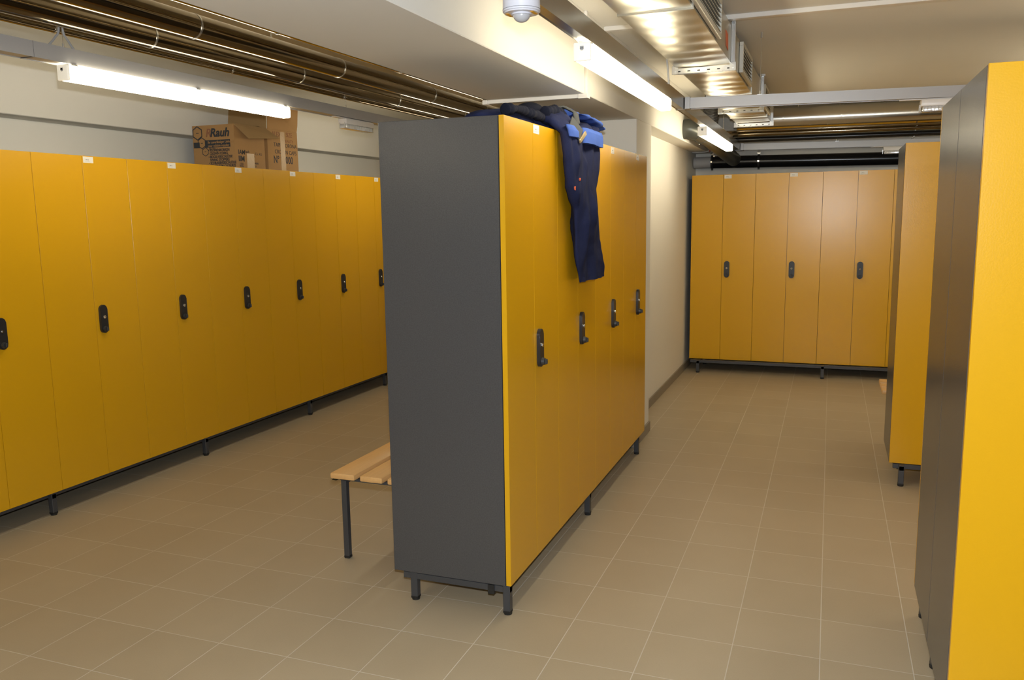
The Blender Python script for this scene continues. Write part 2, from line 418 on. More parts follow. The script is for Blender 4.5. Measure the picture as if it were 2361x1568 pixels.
pipe('slim_pipe', 'slim polished pipe along the far side of the large ones', -k/.2635, zP-.008, .016, -1.5, 8.45, [2.7, 3.8, 4.9], m_clad)
pipe('slim_pipe', 'slim dull pipe between the beam-side pipe and the middle one', -k/.345, zP+.045, .013, -1.5, 8.45, [], m_spiral)

# ------------------------------------------------------------------ cable trays
def tray(label, lo, hi, axis, hangers, rot=0., m=None, tilt=0.):
    """inverted channel with a shallow recess underneath"""
    lo = Vector(lo); hi = Vector(hi); t = thing('cable_tray', label, 'cable tray', lo, rot, 'grey cable trays under the ceiling')
    s = hi-lo; bm = NB(); wl = .0025
    bx(bm, (0, 0, s.z-.003), (s.x, s.y, s.z))
    if axis == 'y':
        bx(bm, (0, 0, 0), (wl, s.y, s.z-.003)); bx(bm, (s.x-wl, 0, 0), (s.x, s.y, s.z-.003)); bx(bm, (wl, 0, .003), (s.x-wl, s.y, .0055))
    else:
        bx(bm, (0, 0, 0), (s.x, wl, s.z-.003)); bx(bm, (0, s.y-wl, 0), (s.x, s.y, s.z-.003)); bx(bm, (0, wl, .003), (s.x, s.y-wl, .0055))
    obj('channel', bm, m or m_traygrey, t)
    for hx in hangers:
        c = (s.x/2, hx-lo.y, s.z) if axis == 'y' else (hx-lo.x, s.y/2, s.z)
        bm = NB(); cyl(bm, c, (c[0], c[1], ZC-lo.z), .0012, 8); obj('hanger_wire', bm, m_rail, t)
        bm = NB(); cyl(bm, c, (c[0], c[1], c[2]+.022), .0045, 10); bx(bm, (c[0]-.013, c[1]-.013, c[2]-.001), (c[0]+.013, c[1]+.013, c[2]+.004)); obj('hanger_clip', bm, m_rail, t)
        bm = NB(); cyl(bm, (c[0], c[1], ZC-lo.z-.03), (c[0], c[1], ZC-lo.z), .007, 10); obj('ceiling_anchor', bm, m_rail, t)
    t.rotation_euler = (0, tilt, rot)
    return t
m_traymet = mat('brushed_tray_metal', (.36, .35, .32), .27, metal=.75)
T1 = tray('long grey cable tray over the left wall lockers, carrying a lit tube lamp', (-2.935, -1.5, 2.112), (-2.862, 7.6, 2.172), 'y', [2.62, 4.72, 6.6])
T2 = tray('long metal cable tray beside the beam, carrying two lit tube lamps', (-.763, -2.3, 2.052), (-.722, 8.17, 2.122), 'y', [6.9], m=m_traymet, rot=.0085)
T3 = tray('grey cross tray branching right over the second locker block', (-.761, 4.775, 2.058), (2.9, 4.835, 2.114), 'x', [-.385, 1.4], rot=radians(3.5), tilt=.008)
T4 = tray('farthest grey cross tray close to the back wall', (-.790, 8.10, 2.055), (2.9, 8.16, 2.108), 'x', [.02, 1.8], rot=radians(1.0), tilt=.012)
for t, y in ((T3, 4.805), (T4, 8.13)):
    bm = NB(); bx(bm, (-.018, -.008, -.004), (.010, .068, .060), .001); bx(bm, (-.070, .01, -.004), (-.010, .058, -.001)); obj('joint_cover', bm, m_traygrey, t)
bm = NB(); bx(bm, (-.0003, 3.95, -.0003), (.0733, 3.9512, .0603)); obj('tray_joint', bm, m_frame, T1)

# ------------------------------------------------------------------ tube lamps
def tube_lamp(label, x0, x1, y0, y1, z0, z1):
    t = thing('tube_lamp', label, 'lamp', ((x0+x1)/2, y0, z0), 0, 'lit tube lamps')
    bm = NB(); bx(bm, (x0, y0+.012, z0), (x1, y1-.002, z1), .009, 3); part('opal_cover', bm, m_opal, t, smooth=True)
    bm = NB(); bx(bm, (x0-.001, y0, z0-.001), (x1+.001, y0+.013, z1+.001), .005, 3); e = part('end_cap', bm, m_capwhite, t, smooth=True)
    xc = (x0+x1)/2; bm = NB(); cyl(bm, (xc, y0-.0015, z1-.020), (xc, y0+.001, z1-.020), .0065, 16); bx(bm, (xc-.0065, y0-.0015, z1-.020), (xc+.0065, y0+.001, z1-.012)); obj('cable_entry', *(lambda b_: (bmesh.ops.translate(b_, vec=-Vector(t.location), verts=b_.verts), b_)[1:])(bm), m_wire, e)
    bm = NB()
    for yy in (y0+.03, (y0+y1)/2, y1-.05): bx(bm, (x0+.008, yy, z1-.001), (x1-.008, yy+.03, z1+.0055))
    part('mounting_clip', bm, m_rail, t)
    return t
tube_lamp('lit tube lamp over the left wall lockers in front of the cartons', -2.906, -2.850, 2.585, 4.065, 2.046, 2.106)
tube_lamp('lit tube lamp beside the beam, the larger of the two on that tray', -.816, -.758, 2.750, 4.250, 1.988, 2.046)
tube_lamp('small-looking lit tube lamp farther back beside the dark duct', -.842, -.784, 5.690, 7.250, 1.988, 2.046)
tube_lamp('added unseen tube lamp for ambient light, on the left tray outside the frame', -2.926, -2.870, -.9, .6, 2.046, 2.106)  # unseen lamp, added for more ambient light in the left room

tube_lamp('lit tube lamp on the left tray hidden behind the middle row', -2.926, -2.870, 5.45, 6.85, 2.046, 2.106)
tube_lamp('added ambient tube lamp on the beam-side tray far behind the camera position', -.772, -.714, -2.1, -.6, 1.988, 2.046)  # added behind the camera to raise the ambient level
def cross_lamp(label, x0, y, z):
    t = thing('tube_lamp', label, 'lamp', (x0, y, z), 0, 'lit tube lamps')
    bm = NB(); bx(bm, (x0+.012, y-.028, z), (x0+1.488, y+.028, z+.058), .009, 3); part('opal_cover', bm, m_opal, t)
    for a in (x0, x0+1.487):
        bm = NB(); bx(bm, (a, y-.029, z-.001), (a+.013, y+.029, z+.059), .005, 2); part('end_cap', bm, m_capwhite, t)
cross_lamp('added unseen tube lamp brightening the right side, on the second cross tray', 1.25, 4.89, 1.97)  # unseen lamp added to light the right-hand ceiling and aisle
cross_lamp('lit tube lamp in the far right aisle, hidden behind the near right lockers', 1.35, 6.45, 2.02)
cross_lamp('added fill tube lamp under the ceiling behind the camera, left side', -3.4, -2.2, 2.30)  # extra unseen lamp, ambient fill from behind the camera
cross_lamp('added fill tube lamp under the ceiling far behind the camera', .3, -3.9, 2.30)  # second unseen fill lamp, put in to lift the ambient light
# emergency lights
def emergency(label, loc, rz, L=.30, W=.062, tophang=.0):
    t = thing('emergency_light', label, 'lamp', loc, rz, 'switched-off emergency lights under the trays')
    bm = NB(); bx(bm, (-.10, -.014, -.006), (L+.02, .014, 0), .001); obj('mounting_strip', bm, m_emwhite, t)
    bm = NB(); bx(bm, (0, -W/2, -.040), (L, W/2, -.006), .004, 2); obj('housing', bm, m_emwhite, t, smooth=True)
    bm = NB(); bx(bm, (.008, -W/2+.004, -.068), (L-.008, W/2-.004, -.039), .006, 2)
    for i in range(24): bx(bm, (.012+i*(L-.026)/24, -W/2+.0025, -.066), (.016+i*(L-.026)/24, W/2-.0025, -.042))
    obj('lens', bm, m_lens, t, smooth=True)
    bm = NB()
    for x in (-.004, L+.001): bx(bm, (x, -.02, -.066), (x+.003, -.0165, -.03)); bx(bm, (x, .0165, -.066), (x+.003, .02, -.03)); bx(bm, (x, -.02, -.066), (x+.003, .02, -.063))
    obj('wire_guard', bm, m_rail, t)
    return t
emergency('emergency light with clear lens on the left tray beside the grey end panel', (-2.890, 4.66, 2.112), pi/2, .34)
emergency('emergency light with ribbed lens under the cross tray near the right block', (.405, 4.875, 2.048), radians(3.5), .42)
emergency('emergency light under the farthest cross tray above the back row', (.40, 8.152, 2.040), radians(1.), .36)

# presence sensor
t = thing('presence_sensor', 'pale grey cylindrical sensor with a frosted dome at the top centre', 'sensor', (-.771, 2.13, 1.985))
bm = NB(); cyl(bm, (-.771, 2.13, 2.004), (-.771, 2.13, 2.052), .049, 48, r2=.0475)
bmesh.ops.bevel(bm, geom=[e for e in bm.edges if all(abs(v.co.z-2.004) < 1e-4 for v in e.verts)], offset=.004, segments=3, affect='EDGES'); part('housing', bm, m_sensor, t, smooth=True)
bm = NB(); cyl(bm, (-.771, 2.13, 2.000), (-.771, 2.13, 2.005), .0265, 32); part('dome_ring', bm, m_sensor, t, smooth=True)
bm = NB(); ball(bm, (-.771, 2.13, 2.001), .0225, (1, 1, .85)); part('dome', bm, m_dome, t, smooth=True)
bm = NB()
for dx in (-.034, .034): bx(bm, (-.771+dx-.005, 2.112, 2.0025), (-.771+dx+.005, 2.148, 2.0045), .001)
part('amber_window', bm, m_amber, t)
bm = NB(); cyl(bm, (-.771, 2.13, 2.0125), (-.771, 2.13, 2.0132), .0492, 48); part('seam_line', bm, m_frame, t, smooth=True)

# ------------------------------------------------------------------ trunking on the beam and the ceiling
def trunk(label, segs):
    t = thing('cable_trunking', label, 'cable trunking', segs[0][0], 0, 'white trunking')
    for lo, hi in segs:
        bm = NB(); bx(bm, lo, hi, .0015); part('cover', bm, m_trunk, t)
    return t
t = trunk('white trunking running down the beam face and across its underside', [((-1.130, 3.99, BZ-.016), (-1.116, 4.018, ZC)), ((-1.655, 3.99, BZ-.018), (-1.113, 4.022, BZ))])
bm = NB(); bx(bm, (-1.16, 3.986, BZ-.0205), (-1.1115, 4.026, BZ+.002), .001); bx(bm, (-1.658, 3.986, BZ-.0205), (-1.635, 4.026, BZ+.001), .001); part('corner_piece', bm, m_trunk, t)
trunk('white ceiling trunking crossing above the galvanised duct', [((-1.130, 4.36, ZC-.022), (2.9, 4.40, ZC))])

# ------------------------------------------------------------------ galvanised rectangular duct
DX0, DX1, DZ0, DZ1 = -.770, -.497, 2.216, 2.400
t = thing('ventilation_duct', 'galvanised rectangular ventilation duct with a buckled underside', 'duct', (DX0, .2, DZ0))
bm = NB()
bx(bm, (DX0+.001, .2, DZ0+.006), (DX1-.001, 7.40, DZ1), .001)
NX, NY = 14, 760; grid = []
for j in range(NY+1):
    y = .2+7.2*j/NY; row = []
    for i in range(NX+1):
        u = i/NX; env = sin(pi*u)**.6 if 0 < u < 1 else 0
        ph = y/.175+.18*sin(3*y)+.10*sin(7.3*y)+.25*(u-.5)*sin(1.7*y)
        h = (.5-.5*cos(2*pi*ph))*.0050*env*(1+.35*sin(5.1*y))
        row.append(bm.verts.new((DX0+(DX1-DX0)*u, y, DZ0+.004-h)))
    grid.append(row)
for j in range(NY):
    for i in range(NX): bm.faces.new((grid[j][i], grid[j][i+1], grid[j+1][i+1], grid[j+1][i]))
part('duct_shell', bm, m_galv, t, smooth=True)
bm = NB()
for yy in (1.1, 4.38-1.2, 5.55, 6.9): bx(bm, (DX0-.004, yy, DZ0-.003), (DX1+.004, yy+.012, DZ1+.004))
part('joint_flange', bm, m_galv, t)
bm = NB(); poly(bm, [(DX1, 4.18, 2.335), (DX1, 4.27, 2.330), (DX1, 4.285, 2.258), (DX1, 4.20, 2.268)], .0015, (1, 0, 0)); part('sticker', bm, m_orange, t, label='orange sticker')
def grille(label, y0, y1):
    t = thing('air_grille', label, 'air grille', (DX1, y0, 2.222), 0, 'air grilles on the galvanised duct')
    z0, z1 = 2.232, 2.392; x0 = DX1+.001; x1 = DX1+.022; f = .020
    bm = NB(); bx(bm, (x0, y0, z0), (x1, y1, z0+f), .002); bx(bm, (x0, y0, z1-f), (x1, y1, z1), .002); bx(bm, (x0, y0, z0+f), (x1, y0+f, z1-f), .001); bx(bm, (x0, y1-f, z0+f), (x1, y1, z1-f), .001)
    part('grille_frame', bm, m_vent, t)
    bm = NB(); bx(bm, (DX1+.0005, y0+.01, z0+.01), (DX1+.003, y1-.01, z1-.01)); part('cavity', bm, m_cavity, t)
    bm = NB()
    for i in range(6):
        zz = z0+f+.004+i*.0195; poly(bm, [(x0+.008, y0+f, zz+.007), (x1-.001, y0+f, zz), (x1-.001, y0+f, zz+.0035), (x0+.008, y0+f, zz+.009)], y1-y0-2*f, (0, 1, 0))
    part('louvre', bm, m_vent, t)
grille('cream louvred grille on the duct side, the nearer one at the top edge', 3.10, 3.86)
grille('cream louvred grille on the duct side, the middle one', 4.80, 5.36)
grille('cream louvred grille on the duct side, the farthest, behind the cross tray', 6.42, 7.0)
def rail_h(bm, a, b_, w_=.030, h=.030):
    a = Vector(a); b_ = Vector(b_); bx(bm, a-Vector((0, w_/2, h)), b_+Vector((0, w_/2, -h+.004)));
    bx(bm, a-Vector((0, w_/2, .005)), b_+Vector((0, -w_/2+.004, 0))); bx(bm, a+Vector((0, w_/2-.004, -h)), b_+Vector((0, w_/2, 0)))
def bracket(label, y, x0=DX0-.012, x1=DX1+.020, z=DZ0-.002, zt=ZC):
    t = thing('duct_bracket', label, 'bracket', (x0, y, z-.03), 0, 'perforated galvanised brackets around the duct')
    bm = NB(); w_ = .028
    bx(bm, (x0, y-w_/2, z-.005), (x1, y+w_/2, z), .0008)
    bx(bm, (x0, y-w_/2, z-.026), (x1, y-w_/2+.003, z-.0045)); bx(bm, (x0, y+w_/2-.003, z-.026), (x1, y+w_/2, z-.0045))
    bx(bm, (x0, y-w_/2, z-.027), (x1, y-w_/2+.008, z-.0245)); bx(bm, (x0, y+w_/2-.008, z-.027), (x1, y+w_/2, z-.0245))
    part('cross_rail', bm, m_rail, t)
    bm = NB(); n = 6
    for i in range(n):
        xx = x0+.03+i*(x1-x0-.06)/(n-1); bx(bm, (xx-.007, y-w_/2-.0006, z-.018), (xx+.007, y-w_/2+.001, z-.013))
    part('slot', bm, m_cavity, t)
    for xx in (x0+.010, x1-.010):
        bm = NB(); bx(bm, (xx-.010, y-.014, z-.026), (xx-.007, y+.014, zt)); bx(bm, (xx+.007, y-.014, z-.026), (xx+.010, y+.014, zt)); bx(bm, (xx-.0075, y+.004, z-.026), (xx+.0075, y+.0065, zt))
        p_ = part('upright', bm, m_rail, t)
        bm = NB(); bx(bm, (xx-.016, y-.019, z-.030), (xx+.016, y-.0145, z+.012), .001); cyl(bm, (xx, y-.018, z-.012), (xx, y-.023, z-.012), .006, 6); part('corner_plate', bm, m_rail, t)
        bm = NB(); bx(bm, (xx-.018, y-.018, zt-.014), (xx+.018, y+.018, zt), .001); cyl(bm, (xx-.008, y-.017, zt-.018), (xx-.008, y-.017, zt-.004), .004, 6); part('ceiling_plate', bm, m_rail, t)
    return t
bracket('galvanised rail bracket around the duct, the nearest and largest', 4.43)
bracket('galvanised rail bracket around the duct just behind the cross tray', 6.29)
bracket('galvanised rail bracket around the duct, the farthest', 7.34)

# ------------------------------------------------------------------ round ducts and pipes at the back right
t = thing('spiral_duct', 'large round shiny duct running sideways below the back ceiling', 'duct', (-.80, 7.72, 2.272))
bm = NB(); cyl(bm, (-.80, 7.72, 2.280), (3.35, 7.72, 2.255), .092, 64); part('duct_shell', bm, m_spiral, t, smooth=True)
bm = NB()
for xx in (-.42, .04, .9, 1.9): cyl(bm, (xx, 7.72, 2.2777-.006*xx), (xx+.010, 7.72, 2.2777-.006*xx), .0945, 64)
part('joint_ring', bm, m_spiral, t, smooth=True)
bm = NB(); [cyl(bm, (xx, 7.72, 2.34), (xx, 7.72, ZC), .004, 8) for xx in (-.3, .8, 2.2)]; part('hanger_rod', bm, m_rail, t)
for lab, y, z, r, m in (('slim polished pipe just under the round duct at the back', 7.80, 2.158, .020, m_clad),
                        ('slim black pipe along the bottom of the back pipe group', 7.88, 2.118, .022, m_blackpipe),
                        ('slim polished pipe lowest in front of the back wall group', 7.66, 2.172, .009, m_clad)):
    t = thing('slim_pipe', lab, 'pipe', (-1.0, y, z), 0, 'slim pipes below the round duct')
    bm = NB(); cyl(bm, (-1.0, y, z+.012), (3.35, y, z-.018), r, 32); part('pipe_shell', bm, m, t, smooth=True)
    bm = NB(); [bx(bm, (xx-.004, y, z-r-.003-.0068*(xx+1)+.012), (xx+.004, YB, z-r-.0068*(xx+1)+.012)) for xx in (.62, 2.4)]; part('wall_arm', bm, m_rail, t)
# dark elbow and duct along the wall
t = thing('dark_wall_duct', 'dark round duct that bends out of the wall and runs back to the black pipe', 'duct', (-1.13, 6.9, 2.07))
EL = [(-1.128, 6.90, 2.150), (-1.07, 6.90, 2.148), (-1.025, 6.95, 2.140), (-1.010, 7.06, 2.125)]
bm = NB(); sweep(bm, EL, .078, 32); part('elbow', bm, m_darkduct, t, smooth=True)
bm = NB()
for (p, q) in (((-1.10, 6.90, 2.149), (-1.094, 6.90, 2.149)), ((-1.05, 6.915, 2.144), (-1.045, 6.920, 2.144)), ((-1.011, 7.05, 2.126), (-1.010, 7.063, 2.124))): cyl(bm, p, q, .081, 32)
part('joint_ring', bm, m_darkduct, t, smooth=True)
bm = NB(); cyl(bm, (-1.010, 7.06, 2.125), (-.885, 8.30, 1.985), .066, 40); part('duct_shell', bm, m_darkduct, t, smooth=True)
bm = NB(); cyl(bm, (-1.045, 7.16, 2.050), (-1.045, 7.172, 2.050), .006, 10); cyl(bm, (-1.0, 7.75, 1.985), (-1.0, 7.762, 1.985), .006, 10); part('screw', bm, m_chrome, t)
t = thing('black_horizontal_pipe', 'thick black pipe running across the back wall above the lockers', 'pipe', (-1.10, 8.33, 1.97))
bm = NB(); cyl(bm, (-1.10, 8.33, 1.966), (3.35, 8.33, 1.905), .057, 48); part('pipe_shell', bm, m_blackpipe, t, smooth=True)
bm = NB(); cyl(bm, (-1.262, 8.33, 1.966), (-1.095, 8.33, 1.966), .054, 40); part('wall_sleeve', bm, m_wallpipe, t, smooth=True)
for xx in (-1.09, -.66, 1.0, 2.4):
    zz = 1.966-.0137*(xx+1.1); bm = NB(); cyl(bm, (xx-.009, 8.33, zz), (xx+.009, 8.33, zz), .0625, 40); bx(bm, (xx-.009, 8.322, zz+.060), (xx+.009, 8.338, zz+.082)); bx(bm, (xx-.009, 8.322, zz-.075), (xx+.009, 8.338, zz-.058)); c = part('clamp', bm, m_rubber, t, smooth=True)
    bm = NB(); cyl(bm, (xx, 8.318, zz+.082), (xx, 8.345, zz+.082), .017, 16); cyl(bm, (xx, 8.268, zz), (xx, 8.262, zz), .008, 10); cyl(bm, (xx, 8.34, zz+.08), (xx, 8.498, zz+.08), .005, 8); part('clamp_bolt', bm, m_chrome, t)
t = thing('flexible_hose', 'black ribbed flexible duct hanging beside the galvanised duct end', 'duct', (-.93, 6.8, 2.42))
bm = NB(); sweep(bm, [(-.88, 6.72, ZC), (-.90, 6.83, 2.35), (-.925, 6.93, 2.24), (-.955, 7.0, 2.10)], lambda q: .060+.0035*sin(q*2*pi*16), 28, sub=30); part('hose', bm, m_flex, t, smooth=True, angle=80)
t = thing('cable_pair', 'grey and red cable ends by the left end of the black pipe', 'cable', (-1.26, 8.2, 2.06))
bm = NB(); sweep(bm, [(-1.26, 8.20, 2.058), (-1.18, 8.19, 2.052), (-1.10, 8.18, 2.062)], .007, 10); part('grey_cable', bm, m_wire, t, smooth=True)
bm = NB(); sweep(bm, [(-1.10, 8.18, 2.062), (-1.06, 8.16, 2.085), (-1.03, 8.14, 2.11)], .006, 10); part('red_cable', bm, m_redcab, t, smooth=True)
t = thing('ceiling_cables', 'forked grey cables dropping onto the left tray beside its hanger', 'cable', (-2.917, 2.62, 2.172))
bm = NB(); sweep(bm, [(-2.914, 2.625, ZC), (-2.915, 2.622, 2.26), (-2.916, 2.60, 2.215), (-2.917, 2.555, 2.168)], .0045, 10)
sweep(bm, [(-2.908, 2.632, ZC), (-2.909, 2.632, 2.26), (-2.912, 2.66, 2.21), (-2.915, 2.70, 2.168)], .0045, 10); part('cable', bm, m_wire, t, smooth=True)
# rod by the big lamp
t = thing('cable_drop', 'thin grey cable dropping onto the beam-side tray beside the duct', 'cable', (-.80, 4.3, 2.122))
bm = NB(); sweep(bm, [(-.790, 4.24, ZC), (-.788, 4.25, 2.28), (-.782, 4.26, 2.20), (-.775, 4.262, 2.118)], .0045, 10); part('cable', bm, m_wire, t, smooth=True)

# ------------------------------------------------------------------ cartons
def carton_walls(bm, x0, x1, y0, y1, z0, z1, th=.005):
    bx(bm, (x0, y0, z0), (x1, y1, z0+th)); bx(bm, (x0, y0, z0+th), (x0+th, y1, z1)); bx(bm, (x1-th, y0, z0+th), (x1, y1, z1))
    bx(bm, (x0+th, y0, z0+th), (x1-th, y0+th, z1)); bx(bm, (x0+th, y1-th, z0+th), (x1-th, y1, z1))
ZL = ZT+.0005
X0, X1, Y0, Y1, Z1 = -4.095, -3.752, 4.695, 5.015, 2.122
t = thing('printed_carton', 'brown carton with dark hexagon print and lettering on the left lockers', 'box', (X0, Y0, ZL), 0, None)
bm = NB(); carton_walls(bm, X0, X1, Y0, Y1, ZL, Z1); part('carton_body', bm, m_card, t)
bm = NB()
poly(bm, [(X1-.003, Y0+.005, Z1), (X1, Y1+.01, Z1), (X1+.075, Y1+.07, Z1-.072), (X1+.075, Y0+.055, Z1-.098)], .004, (.6, 0, .8)); part('carton_flap', bm, m_card2, t)
bm = NB(); poly(bm, [(X0, Y1, Z1), (X1, Y1, Z1), (X1-.02, Y1-.03, Z1+.012), (X0+.02, Y1-.03, Z1+.012)], .004, (0, .2, .9)); part('carton_flap', bm, m_card2, t)
# print on the -y face ; x runs right, u = fraction
def fx(u): return X0+(X1-X0)*u
yp = Y0-.0004
def hexa(bm, cx, cz, r, fill=False):
    pts = [(cx+r*sin(pi/3*i)*.95, cz+r*cos(pi/3*i)) for i in range(6)]
    if fill: poly(bm, [(p[0], yp, p[1]) for p in pts], .0004, (0, -1, 0)); return
    for i in range(6):
        a = Vector((pts[i][0], 0, pts[i][1])); c = Vector((pts[(i+1) % 6][0], 0, pts[(i+1) % 6][1])); cc = Vector((cx, 0, cz))
        ai = cc+(a-cc)*.84; ci = cc+(c-cc)*.84
        poly(bm, [(q.x, yp-.0004, q.z) for q in (a, c, ci, ai)], .0006, (0, -1, 0))
def hz(v): return ZL+(Z1-ZL)*v
bm = NB(); bx(bm, (fx(.015), yp-.0004, hz(.49)), (fx(.16), yp, hz(.62))); bx(bm, (fx(.29), yp-.0004, hz(.49)), (fx(.90), yp, hz(.66)))
hexa(bm, fx(.12), hz(.83), .048); hexa(bm, fx(.215), hz(.60), .040); hexa(bm, fx(.29), hz(.40), .031)
for cx, cz, ww in ((.12, .83, .022), (.215, .60, .016), (.29, .40, .013)): bx(bm, (fx(cx)-ww/2, yp-.0008, hz(cz)-.002), (fx(cx)+ww/2, yp, hz(cz)+.002))
merge(bm, text_bm('Rauh', .078, (fx(.42), yp-.0006, hz(.735)), (1, 0, 0), (0, 0, 1), shear=.25, bold=.0024))
rows = [('• KRONENKORKEN', .385), ('  CROWN CORKS', .31), ('• BÜGELVERSCHLÜSSE', .235), ('  SWING STOPPERS', .165), ('• SCHRAUBVERSCHLÜSSE', .095), ('  ALUMINIUM CLOSURES', .025)]
for s_, v in rows: merge(bm, text_bm(s_, .0245, (fx(.36), yp-.0006, hz(v)+.004), (1, 0, 0), (0, 0, 1), bold=.0005, sx=.82))
merge(bm, text_bm('Nr./No.', .018, (fx(.385), yp-.0006, hz(.445)), (1, 0, 0), (0, 0, 1)))
part('printed_text', bm, m_print, t)
bm = NB(); merge(bm, text_bm('Ihr zuverlässiger Lieferant', .023, (fx(.36), yp-.0010, hz(.585)), (1, 0, 0), (0, 0, 1), bold=.0003, sx=.9))
merge(bm, text_bm('your reliable supplier', .023, (fx(.36), yp-.0010, hz(.505)), (1, 0, 0), (0, 0, 1), bold=.0003, sx=.9)); part('light_lettering', bm, m_card, t)
bm = NB(); merge(bm, text_bm('R', .078, (fx(.31), yp-.0006, hz(.735)), (1, 0, 0), (0, 0, 1), shear=.25, bold=.001)); part('faded_letter', bm, m_faded, t)
xp = X1+.0004; bm = NB()
def ft(s_, u, v, sz, **k_): merge(bm, text_bm(s_, sz, (xp, Y0+(Y1-Y0)*u, hz(v)), (0, 1, 0), (0, 0, 1), th=.0004, **k_))
ft('IAM', .10, .33, .042, bold=.0008); ft('IIM', .10, .17, .050, bold=.0016); ft('1001', .12, .08, .024); ft('7001', .12, .02, .024)
ft('Rauh', .30, .37, .026); ft('Co. KG', .66, .34, .024); ft('0,30 mm', .42, .28, .020); ft('24', .62, .05, .02); ft('24000', .60, .12, .02); part('side_print', bm, m_print, t)
bm = NB(); bx(bm, (X1, Y0+.12, ZL+.002), (X1+.0009, Y0+.20, hz(.36))); part('packing_tape', bm, m_tape, t)

A0, A1, B0, B1, ZA = -4.092, -3.752, 5.050, 5.410, 2.122
t = thing('open_carton', 'taller open brown carton with upright flaps standing behind the printed one', 'box', (A0, B0, ZL), 0, None)
bm = NB(); carton_walls(bm, A0, A1, B0, B1, ZL, ZA); part('carton_body', bm, m_card, t)
bm = NB(); poly(bm, [(A1-.004, B0+.008, ZA), (A1-.004, B1-.004, ZA), (A1-.002, B1+.008, ZA+.05), (A1+.012, B1+.003, ZA+.172), (A1+.008, B1-.012, ZA+.180), (A1+.002, B0+.012, ZA+.165)], .005, (1, 0, .05)); part('carton_flap', bm, m_card, t)
bm = NB(); poly(bm, [(A0+.004, B0, ZA), (A1-.006, B0, ZA), (A1-.004, B0+.004, ZA+.155), (A0+.05, B0+.002, ZA+.165), (A0+.02, B0+.002, ZA+.150)], .005, (0, 1, .1)); part('carton_flap', bm, m_card2, t)
xp = A1+.0004; bm = NB()
def f2(s_, u, v, sz, b2=None, **k_): merge(bm, text_bm(s_, sz, (xp, B0+(B1-B0)*u, ZL+(ZA-ZL)*v), (0, 1, 0), (0, 0, 1), th=.0004, **k_))
f2('TAPPI CORONA', .20, .595, .040, sx=.95); f2('CROWN CAPS', .22, .43, .040, sx=1.0); f2('Nº 24000', .17, .20, .074, bold=.001, sx=.80); part('printed_text', bm, m_print, t)
bm = NB(); f2('ALEX', .15, .84, .05, sx=.9); f2('SIZE', .62, .86, .045, sx=.9); f2('BEAUTY', .55, .72, .03); part('faded_lettering', bm, m_faded, t)
bm = NB(); bx(bm, (A1, B0+.150, ZL+.002), (A1+.0012, B0+.205, ZA-.01)); part('packing_tape', bm, m_tape, t)

# ------------------------------------------------------------------ work clothes on the middle row
def loft(bm, secs, seg=56, wr=.12, seed=0, cap=True, side=(0, 1, 0)):
    """secs: (centre, side_half, thick_half, normal_dir) elliptical sections; side is mostly world y"""
    P = []
    for i in range(len(secs)-1):
        for k_ in range(9):
            q = k_/9; a, c = secs[i], secs[i+1]; q2 = q*q*(3-2*q)*.35+q*.65
            P.append((Vector(a[0]).lerp(Vector(c[0]), q), a[1]+(c[1]-a[1])*q2, a[2]+(c[2]-a[2])*q2, Vector(a[3]).lerp(Vector(c[3]), q)))
    a = secs[-1]; P.append((Vector(a[0]), a[1], a[2], Vector(a[3]))); rings = []; n = len(P)
    for i, (c, sw, th, N) in enumerate(P):
        N = N.normalized(); B = Vector(side)
        ring = []
        for k_ in range(seg):
            an = 2*pi*k_/seg; ca, sa = cos(an), sin(an)
            ca = math.copysign(abs(ca)**.8, ca)
            p = c+B*ca*sw+N*sa*th
            d = noise.fractal(Vector((p.x*7+seed, p.y*9, p.z*4.5+seed)), 1., 2., 3)*wr+.8*wr*noise.noise(Vector((p.y*24+p.z*5, seed, p.z*3)))
            ring.append(bm.verts.new(p+(B*ca*.45+N*sa)*d*.1))
        rings.append(ring)
    for i in range(n-1):
        for k_ in range(seg): bm.faces.new((rings[i][k_], rings[i][(k_+1) % seg], rings[i+1][(k_+1) % seg], rings[i+1][k_]))
    if cap: bm.faces.new(rings[0][::-1]); bm.faces.new(rings[-1])
    return bm
t = thing('work_trousers', 'navy and royal blue bib work trousers slung over the middle locker row', 'trousers', (-1.15, 3.5, ZT))
nx = (1, 0, 0); nz = (0, 0, 1)
XD = XI+.004
# lower lump on the locker top
def lump(bm, c, r, sc, seed, amp=.012, fr=14):
    r0 = bmesh.ops.create_icosphere(bm, subdivisions=4, radius=r, matrix=Matrix.Translation(Vector(c)) @ Matrix.Diagonal((*sc, 1)))
    for v in r0['verts']:
        d = noise.fractal(v.co*fr+Vector((seed, 0, 0)), 1., 2., 3)
        v.co += (v.co-Vector(c)).normalized()*d*amp
        if v.co.z < ZT+.001: v.co.z = ZT+.001
    return bm
bm = NB()
lump(bm, (-1.24, 3.02+.16, 1.855), .10, (1.1, 2.6, .42), 3)
lump(bm, (-1.20, 3.55, 1.865), .12, (1.1, 2.3, .55), 9)
lump(bm, (-1.16, 3.86, 1.865), .10, (.95, 2.2, .62), 5)
part('bib', bm, m_navy, t, smooth=True, angle=80)
